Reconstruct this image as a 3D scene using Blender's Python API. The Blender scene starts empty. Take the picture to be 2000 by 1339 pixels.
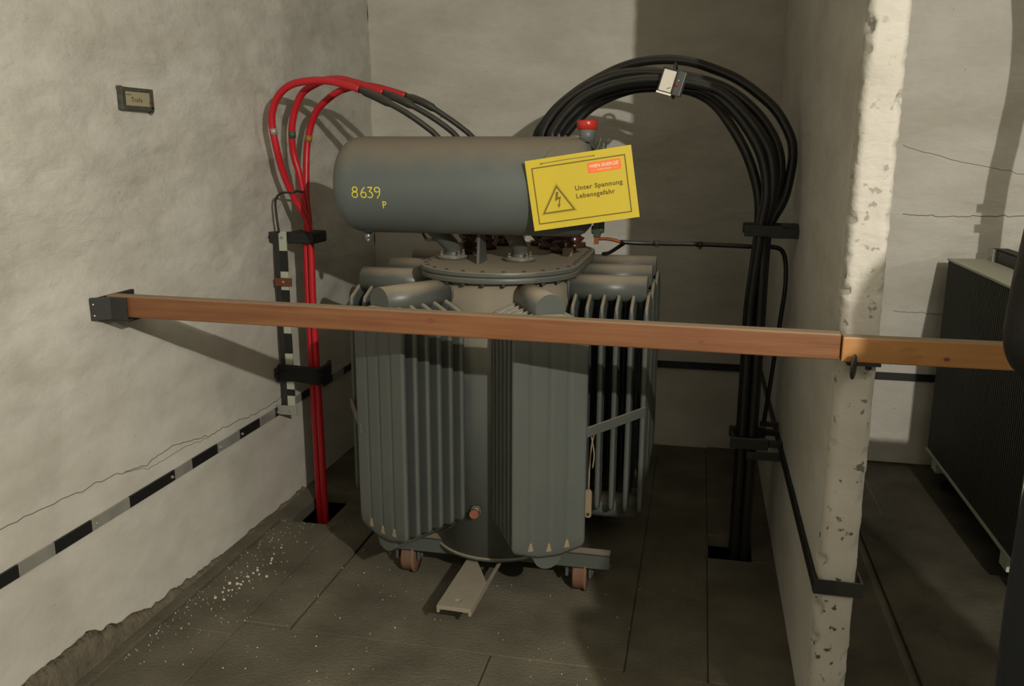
import bpy, math, random
from mathutils import Vector, Matrix, noise
random.seed(7)
S = bpy.context.scene
COL = S.collection
PI = math.pi

# ---------------------------------------------------------------- camera
def basis(yaw, pitch, roll):
    f = Vector((-math.sin(yaw), math.cos(yaw), 0)); r = Vector((math.cos(yaw), math.sin(yaw), 0)); u = Vector((0, 0, 1))
    f2 = f*math.cos(pitch) - u*math.sin(pitch); u2 = u*math.cos(pitch) + f*math.sin(pitch)
    r3 = r*math.cos(roll) + u2*math.sin(roll); u3 = -r*math.sin(roll) + u2*math.cos(roll)
    return r3, u3, f2
cd = bpy.data.cameras.new('camera'); cam = bpy.data.objects.new('camera', cd); COL.objects.link(cam)
r_, u_, f_ = basis(.2129, .2206, .0034)
cam.matrix_world = Matrix(((r_.x, u_.x, -f_.x, 0), (r_.y, u_.y, -f_.y, 0), (r_.z, u_.z, -f_.z, 1.6), (0, 0, 0, 1)))
cd.sensor_width = 36; cd.lens = 1691/2000*36; cd.clip_start = .05
S.camera = cam
# ---------------------------------------------------------------- world, lamps, exposure
S.view_settings.view_transform = 'Standard'; S.view_settings.look = 'None'
S.view_settings.gamma = 1; S.view_settings.use_curve_mapping = False
S.view_settings.exposure = 0.0
w = bpy.data.worlds.new('world'); S.world = w; w.use_nodes = True
w.node_tree.nodes['Background'].inputs[0].default_value = (.9, .95, 1, 1)
w.node_tree.nodes['Background'].inputs[1].default_value = 0.0
def lamp(name, loc, watt, rad=.022, col=(1, .94, .825)):
    l = bpy.data.lights.new(name, 'POINT'); l.energy = watt; l.shadow_soft_size = rad; l.color = col
    o = bpy.data.objects.new(name, l); o.location = loc; COL.objects.link(o); return o
LAMPS = [((1.295, -.76, 2.44), 420), ((4.42, -.3, 2.25), 108)]
for loc, wt in LAMPS: lamp('lamp_light', loc, wt)

# ---------------------------------------------------------------- materials
def mat(name, col, rough=.6, metal=0, col2=None, scale=8, mix=.5, bump=0, bscale=40, stretch=None, dust=None, dustamt=.9, spec=.5, emit=None, detail=6):
    m = bpy.data.materials.new(name); m.use_nodes = True; nt = m.node_tree; N = nt.nodes; Lk = nt.links
    b = N['Principled BSDF']; b.inputs['Roughness'].default_value = rough; b.inputs['Metallic'].default_value = metal
    b.inputs['Specular IOR Level'].default_value = spec
    b.inputs['Base Color'].default_value = (*col, 1)
    tc = N.new('ShaderNodeTexCoord'); mp = N.new('ShaderNodeMapping'); Lk.new(tc.outputs['Object'], mp.inputs[0])
    if stretch: mp.inputs['Scale'].default_value = stretch
    out = None
    if col2:
        nz = N.new('ShaderNodeTexNoise'); nz.inputs['Scale'].default_value = scale; nz.inputs['Detail'].default_value = detail
        Lk.new(mp.outputs[0], nz.inputs['Vector'])
        cr = N.new('ShaderNodeValToRGB'); cr.color_ramp.elements[0].position = .5-mix/2; cr.color_ramp.elements[1].position = .5+mix/2
        cr.color_ramp.elements[0].color = (*col, 1); cr.color_ramp.elements[1].color = (*col2, 1)
        Lk.new(nz.outputs[0], cr.inputs[0]); out = cr.outputs[0]
    if dust:
        g = N.new('ShaderNodeNewGeometry'); sp = N.new('ShaderNodeSeparateXYZ'); Lk.new(g.outputs['Normal'], sp.inputs[0])
        n2 = N.new('ShaderNodeTexNoise'); n2.inputs['Scale'].default_value = 14; n2.inputs['Detail'].default_value = 5; Lk.new(tc.outputs['Object'], n2.inputs['Vector'])
        ad = N.new('ShaderNodeMath'); ad.operation = 'MULTIPLY_ADD'; Lk.new(n2.outputs[0], ad.inputs[0]); ad.inputs[1].default_value = .35; Lk.new(sp.outputs['Z'], ad.inputs[2])
        mr = N.new('ShaderNodeMapRange'); mr.inputs[1].default_value = .45; mr.inputs[2].default_value = 1.0; mr.inputs[4].default_value = dustamt; Lk.new(ad.outputs[0], mr.inputs[0])
        mx = N.new('ShaderNodeMix'); mx.data_type = 'RGBA'; Lk.new(mr.outputs[0], mx.inputs[0])
        if out: Lk.new(out, mx.inputs[6])
        else: mx.inputs[6].default_value = (*col, 1)
        mx.inputs[7].default_value = (*dust, 1); out = mx.outputs[2]
        rr = N.new('ShaderNodeMapRange'); rr.inputs[3].default_value = rough; rr.inputs[4].default_value = .9; Lk.new(mr.outputs[0], rr.inputs[0]); Lk.new(rr.outputs[0], b.inputs['Roughness'])
    if out: Lk.new(out, b.inputs['Base Color'])
    if bump:
        n3 = N.new('ShaderNodeTexNoise'); n3.inputs['Scale'].default_value = bscale; n3.inputs['Detail'].default_value = 8; Lk.new(mp.outputs[0], n3.inputs['Vector'])
        bp = N.new('ShaderNodeBump'); bp.inputs['Strength'].default_value = bump; bp.inputs['Distance'].default_value = .01
        Lk.new(n3.outputs[0], bp.inputs['Height']); Lk.new(bp.outputs[0], b.inputs['Normal'])
    if emit:
        b.inputs['Emission Color'].default_value = (*emit, 1); b.inputs['Emission Strength'].default_value = 1
    return m
DUST = (.32, .27, .195)
def plaster(name, base, dirt, pits, smudge=.5, low=None):
    m = mat(name, base, .85, spec=.25); nt = m.node_tree; N = nt.nodes; Lk = nt.links; b = N['Principled BSDF']
    tc = N.new('ShaderNodeTexCoord'); mp = N.new('ShaderNodeMapping'); Lk.new(tc.outputs['Object'], mp.inputs[0]); mp.inputs['Scale'].default_value = (1, 1, 2.2)
    big = N.new('ShaderNodeTexNoise'); big.inputs['Scale'].default_value = 2.2; big.inputs['Detail'].default_value = 8; big.inputs['Roughness'].default_value = .65; Lk.new(mp.outputs[0], big.inputs['Vector'])
    c1 = N.new('ShaderNodeValToRGB'); c1.color_ramp.elements[0].position = .36; c1.color_ramp.elements[1].position = .62
    c1.color_ramp.elements[0].color = (*dirt, 1); c1.color_ramp.elements[1].color = (*base, 1); Lk.new(big.outputs[0], c1.inputs[0])
    sp = N.new('ShaderNodeTexNoise'); sp.inputs['Scale'].default_value = 40; sp.inputs['Detail'].default_value = 4; Lk.new(tc.outputs['Object'], sp.inputs['Vector'])
    c2 = N.new('ShaderNodeValToRGB'); c2.color_ramp.elements[0].position = pits; c2.color_ramp.elements[1].position = pits+.05
    c2.color_ramp.elements[0].color = (.10, .09, .07, 1); c2.color_ramp.elements[1].color = (1, 1, 1, 1); Lk.new(sp.outputs[0], c2.inputs[0])
    mx = N.new('ShaderNodeMix'); mx.data_type = 'RGBA'; mx.blend_type = 'MULTIPLY'; mx.inputs[0].default_value = smudge
    Lk.new(c1.outputs[0], mx.inputs[6]); Lk.new(c2.outputs[0], mx.inputs[7]); Lk.new(mx.outputs[2], b.inputs['Base Color'])
    n3 = N.new('ShaderNodeTexNoise'); n3.inputs['Scale'].default_value = 60; n3.inputs['Detail'].default_value = 6; Lk.new(tc.outputs['Object'], n3.inputs['Vector'])
    b1 = N.new('ShaderNodeBump'); b1.inputs['Strength'].default_value = .35; b1.inputs['Distance'].default_value = .004; Lk.new(n3.outputs[0], b1.inputs['Height'])
    n4 = N.new('ShaderNodeTexNoise'); n4.inputs['Scale'].default_value = 7; n4.inputs['Detail'].default_value = 4; n4.inputs['Roughness'].default_value = .55; Lk.new(mp.outputs[0], n4.inputs['Vector'])
    b2 = N.new('ShaderNodeBump'); b2.inputs['Strength'].default_value = .55; b2.inputs['Distance'].default_value = .022; Lk.new(n4.outputs[0], b2.inputs['Height']); Lk.new(b1.outputs[0], b2.inputs['Normal'])
    sx = N.new('ShaderNodeSeparateXYZ'); Lk.new(tc.outputs['Object'], sx.inputs[0])      # the plaster is trowelled smooth near the floor, lumpy higher up
    mz = N.new('ShaderNodeMapRange'); mz.inputs[1].default_value = .6; mz.inputs[2].default_value = 1.5; mz.inputs[3].default_value = .13; mz.inputs[4].default_value = .62
    Lk.new(sx.outputs['Z'], mz.inputs[0]); Lk.new(mz.outputs[0], b2.inputs['Strength'])
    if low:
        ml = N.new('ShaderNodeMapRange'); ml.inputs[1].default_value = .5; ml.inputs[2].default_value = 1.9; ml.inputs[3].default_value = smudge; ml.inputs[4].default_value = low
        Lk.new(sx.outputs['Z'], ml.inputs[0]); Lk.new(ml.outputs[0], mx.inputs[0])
    Lk.new(b2.outputs[0], b.inputs['Normal'])
    return m
M = {}
M['wall'] = plaster('whitewashed_plaster', (.60, .585, .53), (.50, .48, .42), .215, .5)
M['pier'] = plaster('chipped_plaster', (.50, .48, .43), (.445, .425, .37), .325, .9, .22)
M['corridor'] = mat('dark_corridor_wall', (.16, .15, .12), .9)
M['crack'] = mat('crack_shadow', (.13, .11, .08), .95)
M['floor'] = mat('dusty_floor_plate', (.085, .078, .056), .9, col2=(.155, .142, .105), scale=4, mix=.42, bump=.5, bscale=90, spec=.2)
M['floor2'] = mat('shaded_floor_plate', (.035, .032, .023), .9, col2=(.085, .077, .055), scale=4, mix=.42, bump=.5, bscale=90, spec=.2)  # darker floor copy, the right bay's shade is put into the colour
M['pit'] = mat('dark_pit', (.03, .028, .022), .95)
M['ceil'] = mat('ceiling_paint', (.42, .40, .35), .9)
M['paint'] = mat('grey_transformer_paint', (.078, .088, .081), .40, col2=(.092, .100, .090), scale=6, dust=DUST)
M['paintdark'] = mat('dark_grey_paint', (.07, .08, .07), .5, dust=DUST, dustamt=.8)
M['cons'] = mat('conservator_paint', (.095, .115, .115), .45, col2=(.11, .125, .12), scale=3, dust=(.20, .17, .125), dustamt=.95)
M['porcelain'] = mat('brown_porcelain', (.06, .022, .012), .2)
M['black'] = mat('black_rubber', (.012, .012, .011), .38, dust=(.11, .095, .07), dustamt=.6)
M['sleeve'] = mat('grey_black_rubber', (.022, .022, .017), .55, dust=(.13, .11, .08), dustamt=.6)
M['tape'] = mat('black_tape', (.01, .01, .01), .7, bump=.8, bscale=60)
M['red'] = mat('red_cable_jacket', (.50, .012, .022), .38, dust=(.34, .11, .08), dustamt=.35)
M['redcap'] = mat('red_plastic', (.46, .03, .02), .3)
M['redpaint'] = mat('dull_red_paint', (.20, .05, .03), .6, col2=(.28, .12, .07), scale=20)
M['wood'] = mat('varnished_pine', (.14, .048, .018), .5, col2=(.215, .095, .036), scale=6, mix=.45, stretch=(.5, 9, 9), bump=.07, bscale=25, dust=(.30, .23, .15), dustamt=.85)
M['wood2'] = mat('light_varnished_pine', (.36, .17, .055), .42, col2=(.44, .22, .08), scale=9, mix=.6, stretch=(.6, 9, 9), bump=.06, bscale=25, dust=(.30, .23, .15), dustamt=.85)
M['knot'] = mat('wood_knot', (.16, .05, .02), .6)
M['steel'] = mat('galvanised_steel', (.30, .30, .27), .45, metal=.35, col2=(.40, .40, .36), scale=18)
M['stripeblack'] = mat('black_band_paint', (.012, .012, .011), .5)
M['blacksteel'] = mat('black_steel', (.02, .022, .018), .55, dust=(.10, .09, .07), dustamt=.6)
M['brown'] = mat('brown_plastic', (.14, .045, .015), .5)
M['copper'] = mat('copper_lug', (.35, .11, .04), .4, metal=.6)
M['yellow'] = mat('yellow_plastic', (.62, .48, .035), .45)
M['signblack'] = mat('sign_print_black', (.16, .115, .012), .6)
M['orange'] = mat('orange_sticker', (.95, .20, .045), .5)
M['white'] = mat('white_print', (.85, .72, .55), .5)
M['chalk'] = mat('yellow_chalk', (.72, .66, .05), .9)
M['tan'] = mat('dusty_tan_paint', (.25, .19, .12), .8)
M['dustplate'] = mat('dusty_tow_plate', (.26, .23, .175), .85, col2=(.22, .195, .15), scale=20)
M['string'] = mat('twine', (.25, .2, .12), .9)
M['glass'] = mat('sight_glass', (.05, .065, .05), .15)
M['zinc'] = mat('zinc_plated', (.32, .36, .36), .3, metal=.7)
M['dial'] = mat('white_dial', (.80, .76, .66), .35)
M['chrome'] = mat('chrome', (.9, .9, .88), .12, metal=1)
M['meter'] = mat('grey_meter_plastic', (.09, .09, .085), .35)
M['bolt'] = mat('dull_bolt', (.05, .048, .038), .7)
M['fin'] = mat('dark_green_fins', (.045, .05, .038), .6)
M['pale'] = mat('pale_green_paint', (.42, .45, .36), .55, dust=(.46, .44, .34), dustamt=.5)
M['coat'] = mat('dark_blue_cloth', (.018, .022, .028), .85, bump=.3, bscale=25)
M['blackcloth'] = mat('black_cloth', (.010, .010, .011), .6, bump=1.0, bscale=14)
M['skin'] = mat('skin', (.45, .25, .17), .55)
M['hair'] = mat('dark_hair', (.03, .02, .012), .6)
M['label'] = mat('cream_label', (.36, .33, .22), .5)
M['labelframe'] = mat('dark_worn_frame', (.035, .035, .025), .6, col2=(.10, .10, .075), scale=60)
M['chip'] = mat('plaster_chip', (.62, .58, .48), .9)
M['rust'] = mat('rusty_red_wheel', (.22, .065, .035), .8, col2=(.16, .12, .08), scale=25)

# ---------------------------------------------------------------- mesh helpers
class MB:
    def __init__(s): s.v = []; s.f = []; s.m = []; s.sm = []
    def add(s, vs, fs, T=None, mi=0, smooth=False):
        o = len(s.v)
        for v in vs:
            v = Vector(v); s.v.append(T @ v if T else v)
        for f in fs: s.f.append([i+o for i in f]); s.m.append(mi); s.sm.append(smooth)
        return s
    def box(s, x0, x1, y0, y1, z0, z1, T=None, mi=0):
        vs = [(x, y, z) for x in (x0, x1) for y in (y0, y1) for z in (z0, z1)]
        return s.add(vs, [(0,1,3,2),(4,6,7,5),(0,4,5,1),(2,3,7,6),(0,2,6,4),(1,5,7,3)], T, mi)
    def prism(s, pts, h0, h1, T=None, mi=0, smooth=False):   # outline in xy, extruded along z
        n = len(pts); vs = [(p[0], p[1], h0) for p in pts] + [(p[0], p[1], h1) for p in pts]
        s.add(vs, [tuple(range(n-1, -1, -1)), tuple(range(n, 2*n))], T, mi)
        o = len(s.v)-2*n
        for i in range(n): s.f.append([o+i, o+(i+1) % n, o+n+(i+1) % n, o+n+i]); s.m.append(mi); s.sm.append(smooth)
        return s
    def lathe(s, prof, n=32, T=None, mi=0, caps=True):   # (r,z) profile around z
        vs = []; fs = []
        for r, z in prof:
            for k in range(n): a = 2*PI*k/n; vs.append((r*math.cos(a), r*math.sin(a), z))
        for j in range(len(prof)-1):
            for k in range(n): fs.append((j*n+k, j*n+(k+1) % n, (j+1)*n+(k+1) % n, (j+1)*n+k))
        s.add(vs, fs, T, mi, True)
        if caps: 
            o = len(s.v)-len(vs)
            s.f.append([o+k for k in range(n-1, -1, -1)]); s.m.append(mi); s.sm.append(False)
            e = o+(len(prof)-1)*n; s.f.append([e+k for k in range(n)]); s.m.append(mi); s.sm.append(False)
        return s
    def cyl(s, p, q, r, n=20, mi=0, r2=None):
        p = Vector(p); q = Vector(q); d = q-p; T = Matrix.Translation(p) @ d.to_track_quat('Z', 'Y').to_matrix().to_4x4()
        return s.lathe([(r, 0), (r if r2 is None else r2, d.length)], n, T, mi)
    def tube(s, pts, r, n=12, mi=0, sub=6, raw=False):
        P = [Vector(p) for p in pts]
        if raw or len(P) < 3: C = P
        else:
            C = []; Q = [2*P[0]-P[1]]+P+[2*P[-1]-P[-2]]
            for i in range(1, len(Q)-2):
                a, b, c, d = Q[i-1:i+3]
                for k in range(sub):
                    t = k/sub; C.append(.5*((2*b)+(c-a)*t+(2*a-5*b+4*c-d)*t*t+(3*b-a-3*c+d)*t**3))
            C.append(P[-1])
        vs = []; fs = []; tprev = None; nv = None
        for i, c in enumerate(C):
            t = (C[min(i+1, len(C)-1)]-C[max(i-1, 0)]).normalized()
            if nv is None: nv = t.orthogonal().normalized()
            else: nv = (nv - t*nv.dot(t)).normalized()
            bn = t.cross(nv); rr = r(i/(len(C)-1)) if callable(r) else r
            for k in range(n): a = 2*PI*k/n; vs.append(c+(nv*math.cos(a)+bn*math.sin(a))*rr)
        for j in range(len(C)-1):
            for k in range(n): fs.append((j*n+k, j*n+(k+1) % n, (j+1)*n+(k+1) % n, (j+1)*n+k))
        s.add(vs, fs, None, mi, True); o = len(s.v)-len(vs)
        s.f.append([o+k for k in range(n-1, -1, -1)]); s.m.append(mi); s.sm.append(False)
        e = o+(len(C)-1)*n; s.f.append([e+k for k in range(n)]); s.m.append(mi); s.sm.append(False)
        return s
    def build(s, name, mats, parent=None, bevel=0, origin=None):
        me = bpy.data.meshes.new(name); me.from_pydata([tuple(v) for v in s.v], [], s.f)
        if not isinstance(mats, (list, tuple)): mats = [mats]
        for m in mats: me.materials.append(m)
        me.polygons.foreach_set('material_index', s.m); me.polygons.foreach_set('use_smooth', s.sm)
        me.update()
        import bmesh
        bm = bmesh.new(); bm.from_mesh(me); bmesh.ops.recalc_face_normals(bm, faces=bm.faces); bm.to_mesh(me); bm.free()
        o = bpy.data.objects.new(name, me); COL.objects.link(o)
        if origin is not None and parent is None:
            me.transform(Matrix.Translation(-Vector(origin))); o.location = origin
        if parent: attach(o, parent)
        if bevel:
            b = o.modifiers.new('bevel', 'BEVEL'); b.width = bevel; b.segments = 2; b.limit_method = 'ANGLE'; b.angle_limit = math.radians(50)
        return o
def wloc(o):
    v = Vector(o.location)
    while o.parent: o = o.parent; v = v+Vector(o.location)
    return v
def attach(o, parent):       # world-space mesh becomes a child of an unrotated empty or mesh
    o.parent = parent; o.location = Vector(o.location)-wloc(parent)
def tag(o, label, cat, group=None):
    o['label'] = label; o['category'] = cat
    if group: o['group'] = group
    return o
def thing(name, label, cat, loc, group=None):
    o = bpy.data.objects.new(name, None); COL.objects.link(o); o.location = loc; o.empty_display_size = .1
    return tag(o, label, cat, group)
def struct(o): o['kind'] = 'structure'; return o
def copy_child(src, parent, T=None):
    o = src.copy(); COL.objects.link(o); o.parent = parent
    if T is not None: o.location = T
    return o

# ---------------------------------------------------------------- the room
XL, YB, ZC = -1.808, 4.66, 3.0
PX0, PX1, PY = .354, .455, 2.26
def relief(p, amp):
    q = Vector((p[0]*1.0, p[1]*1.0, p[2]*2.0))
    a = noise.fractal(q*1.7, 1.0, 2.1, 5)*.6 + noise.noise(Vector((q.x*5, q.y*5, q.z*4.5)))*.35
    a += max(0, noise.noise(Vector((p[0]*3+7, p[1]*3, p[2]*9))))*.8 + max(0, noise.noise(Vector((p[0]*6+2, p[1]*6.5, p[2]*15))))*.35
    k = min(1, max(0, (p[2]-.55)/.8))
    return a*amp*(.35+.9*k)
def wall_grid(o, u, v, nu, nv, nrm, amp, edge=.05):
    o, u, v, nrm = map(Vector, (o, u, v, nrm)); vs = []; fs = []
    for j in range(nv+1):
        for i in range(nu+1):
            p = o+u*(i/nu)+v*(j/nv); vs.append(p+nrm*relief(p, amp))
    for j in range(nv):
        for i in range(nu): k = j*(nu+1)+i; fs.append((k, k+1, k+nu+2, k+nu+1))
    return vs, fs
def wall(name, o, u, v, nu, nv, nrm, amp=.008, m='wall', thick=.1):
    b = MB(); vs, fs = wall_grid(o, u, v, nu, nv, nrm, amp); b.add(vs, fs, None, 0, True)
    # solid backing
    o, u, v, nrm = map(Vector, (o, u, v, nrm)); t = -nrm*thick; g = -nrm*.012
    c = [o+g, o+u+g, o+u+v+g, o+v+g]; b.add(c+[p+t for p in c], [(0,1,2,3),(4,7,6,5),(0,4,5,1),(1,5,6,2),(2,6,7,3),(3,7,4,0)])
    me = bpy.data.meshes.new(name); me.from_pydata([tuple(p) for p in b.v], [], b.f); me.polygons.foreach_set('use_smooth', b.sm); me.materials.append(M[m])
    ob = bpy.data.objects.new(name, me); COL.objects.link(ob); return struct(ob)
def chips(t, z):  return 0
wl = wall('wall_left', (XL, -2.2, -.05), (0, YB+2.2, 0), (0, 0, ZC+.05), 520, 280, (1, 0, 0), .014)
wb = wall('wall_back', (XL, YB, -.05), (3.1-XL, 0, 0), (0, 0, ZC+.05), 340, 200, (0, -1, 0), .010)
struct(MB().box(3.1, 3.2, PY, YB+.1, -.05, ZC).build('wall_right', M['wall']))
struct(MB().box(XL-.1, 6.1, -2.3, -2.2, -.05, ZC).build('wall_front', M['corridor']))
struct(MB().box(6, 6.1, -2.2, PY, -.05, ZC).build('wall_corridor_end', M['corridor']))
struct(MB().box(3.2, 6.1, PY, PY+.1, -.05, ZC).build('wall_corridor_side', M['corridor']))
struct(MB().box(XL-.1, 6.1, -2.3, YB+.1, ZC, ZC+.1).build('ceiling', M['ceil']))
# partition with a chipped front edge
def partition():
    nz = 330; b = MB(); z0, z1 = -.05, ZC
    ys = [YB - (YB-PY)*(i/70) for i in range(70)]        # left face columns, back to front
    def chip(z, s):
        a = noise.fractal(Vector((s*9.1, 0, z*22)), 1, 2, 4); c = noise.noise(Vector((s*3.3, 5, z*6)))
        return .005*a + .018*max(0, a-.2) + .005*c
    rows = []
    for j in range(nz+1):
        z = z0+(z1-z0)*j/nz; row = []
        for y in ys: row.append(Vector((PX0+relief((9, y, z), .004), y, z)))
        cl = chip(z, 1); cr = chip(z, 2)
        row.append(Vector((PX0+.003+abs(cl), PY+.014+abs(cl), z)))
        row.append(Vector((PX0+.012+cl, PY+.003, z)))
        for k in range(1, 9):
            x = PX0+.012+(PX1-PX0-.024)*k/9; row.append(Vector((x, PY+noise.fractal(Vector((x*14, 2, z*9)), 1, 2, 4)*.003, z)))
        row.append(Vector((PX1-.012-cr, PY+.003, z)))
        row.append(Vector((PX1-.002-abs(cr), PY+.014+abs(cr), z)))
        for y in reversed(ys): row.append(Vector((PX1-relief((4, y, z), .004), y, z)))
        rows.append(row)
    n = len(rows[0]); b.v = [p for r in rows for p in r]
    for j in range(nz):
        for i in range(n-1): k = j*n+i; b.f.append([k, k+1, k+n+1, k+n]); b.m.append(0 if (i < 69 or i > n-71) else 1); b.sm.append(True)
    b.f.append([nz*n+i for i in range(n)]); b.m.append(0); b.sm.append(False)
    me = bpy.data.meshes.new('wall_partition'); me.from_pydata([tuple(p) for p in b.v], [], b.f)
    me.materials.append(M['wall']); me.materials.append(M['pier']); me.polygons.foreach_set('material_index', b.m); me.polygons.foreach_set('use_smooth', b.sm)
    o = bpy.data.objects.new('wall_partition', me); COL.objects.link(o); return struct(o)
wp = partition()

# floor: cover plates with seams over a dark base
fl = struct(MB().box(XL-.1, 6.1, -2.3, YB+.1, -.35, -.25).build('floor', M['pit']))
for x0, x1, y0, y1 in [(XL-.1, 6.1, -2.3, 3.268), (XL-.1, 6.1, 3.60, YB+.1), (XL-.1, -1.70, 3.268, 3.60), (-1.53, .096, 3.268, 3.60), (.27, 6.1, 3.268, 3.60), (.096, .27, 3.268, 3.308), (.096, .27, 3.52, 3.60)]:
    attach(MB().box(x0, x1, y0, y1, -.05, -.011).build('floor_bed', M['floor']), fl)
slabs = [(-1.81, -1.750, 2.0, 3.26, .012), (-1.742, -1.478, 2.38, 3.26, 0), (-1.470, -1.308, 2.46, 3.26, .004),
         (-1.81, -1.700, 3.268, 3.60, .004), (-1.530, -1.308, 3.268, 3.60, 0), (-1.81, -1.308, 3.608, 4.72, 0),
         (-1.296, -.170, 2.452, 3.66, 0), (-1.296, -.170, 3.668, 4.72, -.004),
         (-.162, .088, 2.452, 3.30, -.003), (-.162, .088, 3.308, 4.72, -.006), (.096, .36, 2.452, 3.30, 0), (.27, .36, 3.308, 3.52, 0), (.096, .36, 3.528, 4.72, 0),
         (-1.81, -1.478, 1.2, 2.372, 0), (-1.470, -.6, 1.2, 2.444, .002), (-.592, .36, 1.2, 2.444, 0),
         (-1.81, 6.0, -2.2, 1.192, 0), (.37, 6.0, 1.2, 2.30, 0),
         (.45, .70, 2.308, 3.9, 0), (.45, .86, 3.908, 4.72, 0), (.735, .862, 2.308, 3.9, .006), (.872, 1.30, 2.308, 4.72, -.01), (1.31, 3.15, 2.308, 4.72, 0)]
for x0, x1, y0, y1, dz in slabs:
    g = .0022
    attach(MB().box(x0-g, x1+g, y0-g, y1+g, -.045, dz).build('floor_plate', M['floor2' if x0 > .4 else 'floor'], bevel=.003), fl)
# plaster crumbs
b = MB()
def crumb(x, y, r):
    n = 5; a0 = random.random()*6; pts = [(x+r*random.uniform(.5, 1.2)*math.cos(a0+2*PI*k/n), y+r*random.uniform(.4, 1)*math.sin(a0+2*PI*k/n)) for k in range(n)]
    b.prism(pts, .001, .004+r*.35)
for _ in range(240):
    t = random.random()**1.3; y = random.uniform(2.15, 3.3)
    x = -1.74+t*.55*random.random()*1.6; crumb(x, y, random.choice([.0010, .0013, .0016, .0024]))
for _ in range(26): crumb(random.gauss(-1.62, .03), random.gauss(2.74, .09), random.uniform(.003, .008))
for _ in range(55): crumb(random.uniform(-1.3, -.1), random.uniform(2.15, 3.1), random.choice([.0011, .0015, .0022]))
o = tag(b.build('plaster_crumbs', M['chip']), 'small white plaster crumbs scattered on the grey floor by the left wall', 'debris'); o['kind'] = 'stuff'

b = MB(); pts = []
for i in range(150):
    y = 1.7+1.9*i/149; h = .012+.085*max(0, min(1, (2.42-y)/.35))+.030*max(0, min(1, (3.0-y)/.6))
    pts.append((y, max(.008, h+noise.fractal(Vector((y*14, 3, 1)), 1, 2, 4)*.016)))
vs = []
for y, h in pts:
    xx = XL+.016; vs += [(xx+.006, y, -.01), (xx+.003, y, h*.6), (xx-.012, y, h), (xx-.03, y, -.01)]
fs = []
for i in range(len(pts)-1): a = i*4; c = a+4; fs += [(a, c, c+1, a+1), (a+1, c+1, c+2, a+2), (a+2, c+2, c+3, a+3)]
struct(b.add(vs, fs, None, 0, True).build('baseboard_left', mat('crumbled_mortar', (.17, .14, .095), .95, col2=(.09, .08, .06), scale=22, bump=.8, bscale=60)))
# hairline crack above the grounding strip on the left wall
def crack(pts, plane, r=.0012, parent=None):
    P = []
    for a, z in pts: P.append((a, z))
    Q = []
    for i in range(len(P)-1):
        for k in range(10):
            t = k/10; a = P[i][0]+(P[i+1][0]-P[i][0])*t; z = P[i][1]+(P[i+1][1]-P[i][1])*t+noise.noise(Vector((a*31, z if False else 0, 3)))*.012
            if plane == 'L': x = XL+relief((XL, a, z), .014)+.0006; Q.append((x, a, z))
            else: y = YB-relief((a, YB, z), .010)-.0006; Q.append((a, y, z))
    return MB().tube(Q, r, 5, raw=True).build('crack', M['crack'], parent)
crack([(1.72, .60), (2.0, .585), (2.3, .57), (2.45, .545), (2.62, .56), (2.85, .52), (3.05, .515), (3.2, .50), (3.4, .50), (3.5, .52)], 'L', .0013, wl)
crack([(2.35, .56), (2.5, .525), (2.7, .53), (2.86, .51)], 'L', .0009, wl)
crack([(.95, 1.62), (1.2, 1.55), (1.5, 1.49), (1.75, 1.45)], 'B', .0013, wb)
crack([(.98, 1.29), (1.15, 1.28), (1.3, 1.285), (1.5, 1.29), (1.75, 1.28)], 'B', .0018, wb)
crack([(.98, .80), (1.1, .795), (1.3, .79)], 'B', .0013, wb)

# ---------------------------------------------------------------- grounding strips (striped flat bars)
def strip(name, label, segs, axis, other, parent=None):
    pass
b = MB()
ys = [-1.0, 1.86, 2.0, 2.16, 2.345, 2.60, 2.71, 2.885, 3.055, 3.22, 3.36, 3.46]
for i in range(len(ys)-1):
    b.box(XL+.006, XL+.013, ys[i], ys[i+1], .438, .476, mi=1 if i % 2 == 0 and i else (1 if i == 0 else 0))
o = tag(b.build('grounding_strip', [M['steel'], M['stripeblack']]), 'long black and grey banded metal strip running low along the left wall', 'strip', )
gs = o
def bolt(p, d, parent, r=.006, h=.005, m='steel'):
    p = Vector(p); d = Vector(d)
    return MB().cyl(p, p+d*h, r, 6).cyl(p+d*h, p+d*(h+.004), r*.5, 8).build('bolt', M[m], parent)
for y in (2.16+.02, 2.60-.02, 2.885+.02, 3.22-.15, 3.36+.02): bolt((XL+.013, y, .457), (1, 0, 0), gs)
b = MB(); xs = [3.46, 3.62, 3.74, 3.86, 3.98, 4.12, 4.26, 4.42, 4.65]
for i in range(len(xs)-1): b.box(XL+.006, XL+.013, xs[i]+.001, xs[i+1], .440, .474, mi=i % 2)
tag(b.build('grounding_strip', [M['steel'], M['stripeblack']]), 'continuation of the low banded strip behind the red cables, in shadow', 'strip')
b = MB(); x = XL+.02; i = 0
while x < PX0-.02:
    x1 = min(x+(.12 if i % 2 else .15), PX0-.004); b.box(x, x1, YB-.014, YB-.006, .440, .478, mi=1 if i % 3 else 0); x = x1; i += 1
tag(b.build('grounding_strip', [M['blacksteel'], M['stripeblack']]), 'dark strip across the back wall behind the grey transformer', 'strip')
b = MB(); x = PX1+.004; i = 0
while x < 3.08:
    x1 = min(x+.16, 3.09); b.box(x, x1, YB-.014, YB-.006, .440, .478, mi=1 if i % 3 else 0); x = x1; i += 1
tag(b.build('grounding_strip', [M['blacksteel'], M['stripeblack']]), 'dark strip on the back wall of the right-hand bay', 'strip')
b = MB()
b.box(PX0-.010, PX0-.004, PY-.008, 4.64, .438, .478); b.box(PX0-.010, PX0+.045, PY-.014, PY-.008, .438, .478); b.box(PX0+.045, PX1+.014, PY-.014, PY-.008, .438, .478, mi=1)
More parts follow.
